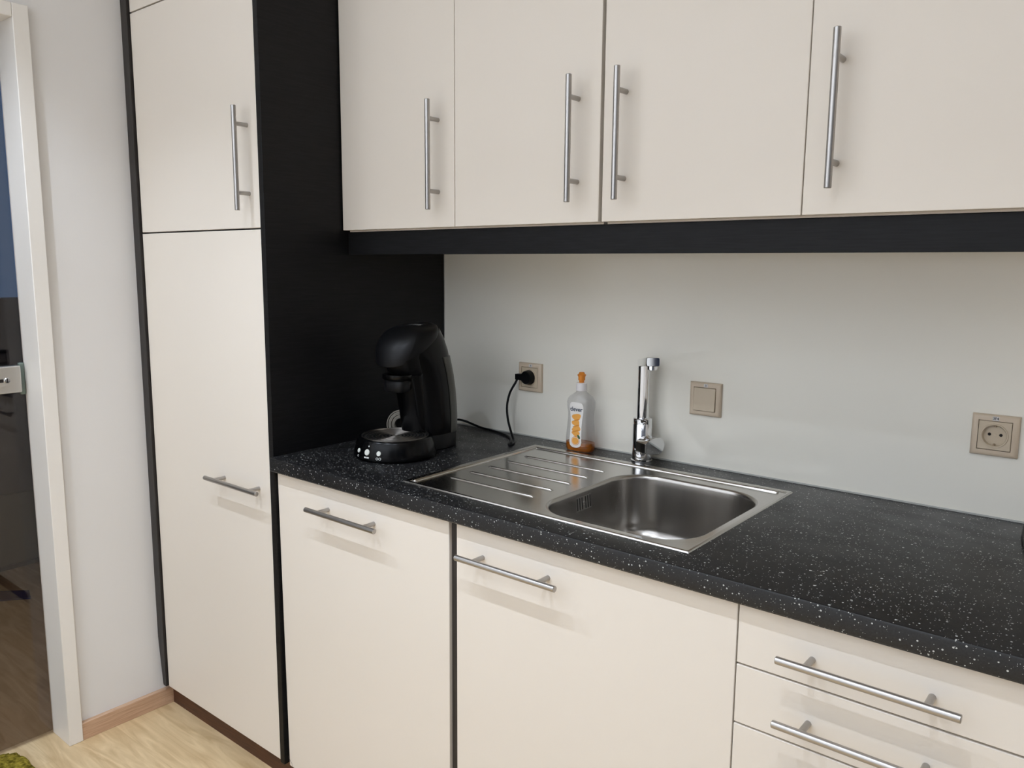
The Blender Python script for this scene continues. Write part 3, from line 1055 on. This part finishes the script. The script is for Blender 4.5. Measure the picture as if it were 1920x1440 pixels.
# foot and column
bm = bmesh.new()
loft(bm, [sup(-0.133, 0.069, 0.060, 0.0), sup(-0.133, 0.072, 0.0635, 0.003), sup(-0.133, 0.0725, 0.064, 0.036), sup(-0.133, 0.071, 0.0625, 0.040)])
obj('foot', bm, 'blackmatt', co)
bm = bmesh.new()
secs = [(0.040, -0.1325, 0.0715, 0.0630), (0.075, -0.1315, 0.0735, 0.0640), (0.11, -0.1285, 0.0735, 0.0645), (0.15, -0.1235, 0.0735, 0.0650), (0.19, -0.1150, 0.0735, 0.0650),
        (0.215, -0.1075, 0.0745, 0.0650), (0.24, -0.0985, 0.0760, 0.0650)]
rimz = lambda u: 0.253 - 0.53 * (u + 0.010)
cl = [sup(uc, hu, hw, z) for z, uc, hu, hw in secs[:5]]
for k, uc, hu, hw in ((0.25, -0.1060, 0.0740, 0.0650), (0.5, -0.0950, 0.0745, 0.0650), (0.75, -0.0835, 0.0735, 0.0625), (1.0, -0.0720, 0.0690, 0.0590)):
    cl.append(sup(uc, hu, hw, 0.0, dz=lambda u, k=k: (1 - k) * 0.19 + k * (rimz(u) - 0.003)))
loft(bm, cl)
obj('column', bm, 'blackgloss', co, smooth=50)
# recessed front leg of the column (glossy back wall below the spout)
bm = bmesh.new()
loft(bm, [sup(-0.090, 0.040, 0.040, 0.0505, 2.8), sup(-0.082, 0.040, 0.040, 0.10, 2.8), sup(-0.070, 0.040, 0.041, 0.16, 2.8), sup(-0.056, 0.042, 0.043, 0.212, 2.8)])
obj('front_leg', bm, 'blackgloss', co, smooth=50)
# brew head above the cup space
bm = bmesh.new()
loft(bm, [sup(-0.055, 0.046, 0.042, 0.198), sup(-0.052, 0.052, 0.046, 0.204), sup(-0.050, 0.058, 0.050, 0.0, dz=lambda u: 0.5 * 0.205 + 0.5 * (rimz(u) - 0.003)),
          sup(-0.050, 0.066, 0.054, 0.0, dz=lambda u: rimz(u) - 0.003)])
obj('brew_head', bm, 'blacksatin', co, smooth=50)
# lid: tilted dome, low at the nose and thin at the back
def lid_h(u):
    t_ = min(max((u + 0.130) / 0.115, 0), 1)
    return 0.34 + 0.66 * t_ * t_ * (3 - 2 * t_)
bm = bmesh.new()
lps = []
LP = ((0.95, 0.0), (0.985, -0.002), (1.0, -0.0015), (1.008, 0.003), (1.006, 0.013), (0.985, 0.025), (0.93, 0.0365), (0.83, 0.0445), (0.68, 0.0495), (0.48, 0.0525), (0.25, 0.0540), (0.03, 0.0545))
for r, h in LP:
    lps.append(sup(-0.0505, 0.0800 * r, 0.0700 * r, 0.0, 2.25, dz=lambda u, h=h: rimz(u) + h * lid_h(u)))
loft(bm, lps)
ldo = obj('lid', bm, 'blacksatin', co, smooth=50)
# front lever flap: the nose of the lid, lying just outside of it and hanging lower
bm = bmesh.new()
def lid_r(h):
    q = LP[2:]
    if h <= q[0][1]:
        return q[0][0]
    for (r0, h0), (r1, h1) in zip(q[:-1], q[1:]):
        if h <= h1:
            return r0 + (r1 - r0) * (h - h0) / (h1 - h0)
    return q[-1][0]
def flap(h, half, grow):
    outp, inn = [], []
    rr = lid_r(h)
    for lst, off in ((outp, grow), (inn, grow - 0.003)):
        for i in range(25):
            a = math.radians(-half + 2 * half * i / 24)
            e = 2.25
            pc, ps = math.copysign(abs(math.cos(a)) ** (2 / e), math.cos(a)), math.copysign(abs(math.sin(a)) ** (2 / e), math.sin(a))
            uu = -0.0505 + (0.0800 * rr + off) * pc
            ww = (0.0700 * rr + off) * ps
            lst.append(cm(uu, ww, rimz(uu) + h * lid_h(uu)))
    return outp + inn[::-1]
loft(bm, [flap(-0.006, 36, 0.0026), flap(-0.002, 40, 0.0030), flap(0.010, 48, 0.0028), flap(0.022, 55, 0.0022), flap(0.0365, 62, 0.0012), flap(0.0440, 66, -0.0006), flap(0.0480, 68, -0.003)])
obj('lever_flap', bm, 'blacksatin', co, smooth=50)
# spout holder and double spout
bm = bmesh.new()
loft(bm, [sup(-0.010, 0.028, 0.034, 0.190, 2.6), sup(-0.010, 0.031, 0.037, 0.194, 2.6), sup(-0.012, 0.032, 0.038, 0.203, 2.6)])
obj('spout_holder', bm, 'blackgloss', co, smooth=50)
bm = bmesh.new()
loft(bm, [sup(-0.010, 0.022, 0.030, 0.160, 3.2), sup(-0.010, 0.0235, 0.0315, 0.1625, 3.2), sup(-0.012, 0.0250, 0.033, 0.184, 3.2), sup(-0.012, 0.021, 0.028, 0.191, 3.2)])
obj('coffee_spout', bm, 'blacksatin', co, smooth=50)
# water tank at the back
def tank_loop(z, uc, hu, hw, g):
    outp, inn = [], []
    for i in range(33):
        a = math.radians(98 + 164 * i / 32)
        cc, ss = math.cos(a), math.sin(a)
        e = 2.3
        pc, ps = math.copysign(abs(cc) ** (2 / e), cc), math.copysign(abs(ss) ** (2 / e), ss)
        outp.append(cm(uc + (hu + g) * pc, (hw + g) * ps, z))
        inn.append(cm(uc + (hu - 0.002) * pc, (hw - 0.002) * ps, z))
    return outp + inn[::-1]
bm = bmesh.new()
loft(bm, [tank_loop(z, uc, hu, hw, 0.0032) for z, uc, hu, hw in secs[0:7]])
obj('water_tank', bm, 'tank', co, smooth=50)['label'] = 'smoky grey water tank'
# buttons, lamp and icons on the sloping rim of the base
def rim(ang, z, off):
    t_ = (z - 0.008) / (0.0455 - 0.008)
    r = 0.1034 + (0.0935 - 0.1034) * t_ + 0.0006 * math.sin(PI * t_) + off
    a = A + ang
    return CC + Vector((r * math.cos(a), r * math.sin(a), z))
def rim_patch(b2, ang0, z0, off):
    map_verts(b2, lambda x, y, z: rim(ang0 + x / 0.099, z0 + y, off + z))
def rim_disc(ang0, z0, r, th, name, mat):
    b2 = bmesh.new()
    cyl(b2, (0, 0, -0.001), (0, 0, th), r, 28, bev=min(0.0007, r * 0.3))
    rim_patch(b2, ang0, z0, 0.0)
    return obj(name, b2, mat, co)
rim_disc(math.radians(-18.5), 0.0245, 0.0052, 0.0022, 'button', 'button')
rim_disc(0.0, 0.0245, 0.0072, 0.0024, 'button', 'button')
rim_disc(math.radians(19.1), 0.0245, 0.0056, 0.0022, 'button', 'button')
rim_disc(math.radians(1.5), 0.0385, 0.0020, 0.0010, 'indicator_lamp', 'greyprint')
b2 = text_bm('OO', 0.0085, 0.0002)
rim_patch(b2, math.radians(19.1), 0.0118, 0.0006)
obj('cup_icon', b2, 'greyprint', co, smooth=0)
b2 = text_bm('O', 0.0075, 0.0002)
rim_patch(b2, math.radians(-18.5), 0.0118, 0.0006)
obj('cup_icon', b2, 'greyprint', co, smooth=0)
b2 = bmesh.new(); box(b2, -0.0075, -0.0005, -0.0016, 0.0016, 0, 0.0003); box(b2, 0.0005, 0.0075, -0.0018, 0.0018, 0, 0.0003)
rim_patch(b2, 0.0, 0.0120, 0.0005)
obj('on_off_mark', b2, 'greyprint', co, smooth=0)
# lettering on the lid, read from the front
from mathutils.bvhtree import BVHTree
_dg = bpy.context.evaluated_depsgraph_get()
bvh = BVHTree.FromObject(ldo, _dg)
def on_lid(u, w):
    p = cm(u, w, 0.6) - ORIGIN[ldo.name]
    hit = bvh.ray_cast(p, Vector((0, 0, -1)))
    return hit[0] + ORIGIN[ldo.name] + hit[1] * 0.0004
for body, size, uu in (('PHILIPS', 0.0072, -0.086), ('SENSEO', 0.0100, -0.073)):
    b2 = text_bm(body, size, 0.00015, spacing=1.15)
    map_verts(b2, lambda x, y, z: on_lid(uu - y, x + 0.004))
    obj('lettering', b2, 'greyprint', ldo, smooth=0)
# plug and cord
px, pz = cA[0] + 0.0005, cA[1] + 0.001
bm = bmesh.new()
lathe(bm, [(0.0, -0.0), (0.0175, -0.0), (0.0188, 0.004), (0.0188, 0.024), (0.0165, 0.0275), (0.0, 0.0280)], (px, -0.0018, pz), axis=(0, -1, 0), n=40)
bmesh.ops.remove_doubles(bm, verts=bm.verts, dist=0.00005)
loft(bm, [[(x, y, z) for y, z in ((-0.013, pz - h2), (-0.013, pz + h2), (-0.029, pz + h2), (-0.029, pz - h2))] for x, h2 in ((px - 0.008, 0.009), (px - 0.020, 0.0085), (px - 0.036, 0.0075))])
obj('plug', bm, 'blacksatin', co, smooth=40)
path = smooth_path([(px - 0.034, -0.021, pz - 0.001), (0.300, -0.026, 1.055), (0.283, -0.032, 1.022), (0.2765, -0.036, 0.985), (0.289, -0.047, 0.950), (0.316, -0.066, 0.922),
                    (0.341, -0.086, 0.9075), (0.358, -0.105, 0.9040), (0.366, -0.125, 0.9036), (0.360, -0.128, 0.9036), (0.345, -0.104, 0.9036), (0.318, -0.072, 0.9036),
                    (0.280, -0.045, 0.9036), (0.22, -0.024, 0.9036), (0.165, -0.015, 0.9045), (0.125, -0.012, 0.9100), (0.095, -0.014, 0.916), (0.075, -0.035, 0.920), (0.085, -0.12, 0.918),
                    (0.13, -0.18, 0.918), (0.16, -0.205, 0.920), (0.185, -0.235, 0.920)], 8)
bm = bmesh.new(); tube(bm, path, 0.0032, 12)
obj('power_cord', bm, 'blacksatin', co, smooth=60)

# ------------------------------------------------------------------ ribbed round lid leaning behind the base
rd = Vector((0.55, -0.83, 0.10)).normalized()
rc = Vector((0.0880, -0.262, ZT + 0.0415))
bm = bmesh.new()
lathe(bm, [(0.0155, 0.0), (0.0175, 0.003), (0.0215, 0.003), (0.0225, -0.001), (0.0260, -0.001), (0.0275, 0.002), (0.0305, 0.002), (0.0315, -0.001), (0.0355, -0.001),
           (0.0368, 0.0025), (0.0398, 0.0025), (0.0408, -0.002), (0.0395, -0.004), (0.0155, -0.003), (0.0155, 0.0)], rc, axis=rd, n=64)
bmesh.ops.remove_doubles(bm, verts=bm.verts, dist=0.00005)
tag(obj('ribbed_ring', bm, 'ringmetal', loc=rc, smooth=40),
    'round ribbed metal ring standing on edge behind the coffee machine base', 'ring')

# ------------------------------------------------------------------ low black tray at the right end of the worktop
bm = bmesh.new()
TQ = [(1.6150, -0.012), (1.5150, -0.012), (1.5150, -0.055), (1.5190, -0.10), (1.5300, -0.17), (1.5480, -0.21), (1.5800, -0.23), (1.6150, -0.23)]
def tl(s_, z):
    return [(1.615 + (x - 1.615) * s_, -0.12 + (y + 0.12) * s_, z) for x, y in TQ]
loft(bm, [tl(0.97, ZT + 0.0004), tl(1.0, ZT + 0.003), tl(1.0, ZT + 0.009), tl(0.985, ZT + 0.010), tl(0.95, ZT + 0.008)])
tag(obj('tray', bm, 'blackmatt', loc=(1.57, -0.13, ZT), smooth=40),
    'low black tray at the far right end of the worktop, mostly out of frame', 'tray')

# ------------------------------------------------------------------ olive mat in the doorway
bm = bmesh.new()
import random
random.seed(4)
n = 96
ol = []
for k in range(n):
    a = 2 * PI * k / n
    e = 9.0
    cc, ss = math.cos(a), math.sin(a)
    rr = 1 + random.uniform(-0.012, 0.012)
    ol.append((-0.72 + 0.24 * rr * math.copysign(abs(cc) ** (2 / e), cc) - 0.0, -1.340 + 0.345 * rr * math.copysign(abs(ss) ** (2 / e), ss)))
mc = (-0.72, -1.340)
def ml(s, z):
    return [(mc[0] + (x - mc[0]) * s, mc[1] + (y - mc[1]) * s, z) for x, y in ol]
# keep clear of the frame: shift so that the mat lies on the kitchen side
sh = 0.235
loft(bm, [[(x + sh, y, z) for x, y, z in l] for l in (ml(0.99, 0.0003), ml(1.0, 0.006), ml(0.985, 0.016), ml(0.95, 0.019))])
tag(obj('door_mat', bm, 'mat', loc=(mc[0] + sh, mc[1], 0), smooth=50), 'olive yellow fuzzy mat on the floor at the glass door', 'mat')

# ------------------------------------------------------------------ loose hair on the dishwasher-width door
bm = bmesh.new()
tube(bm, smooth_path([(0.006, YB - 0.0006, 0.094), (0.016, YB - 0.0012, 0.086), (0.024, YB - 0.0012, 0.077), (0.029, YB - 0.0010, 0.062), (0.0295, YB - 0.0010, 0.045)], 6), 0.00025, 6)
tag(obj('loose_hair', bm, 'hair', loc=(0.02, YB, 0.08)), 'thin dark hair curling at the foot of the leftmost base cabinet', 'hair')
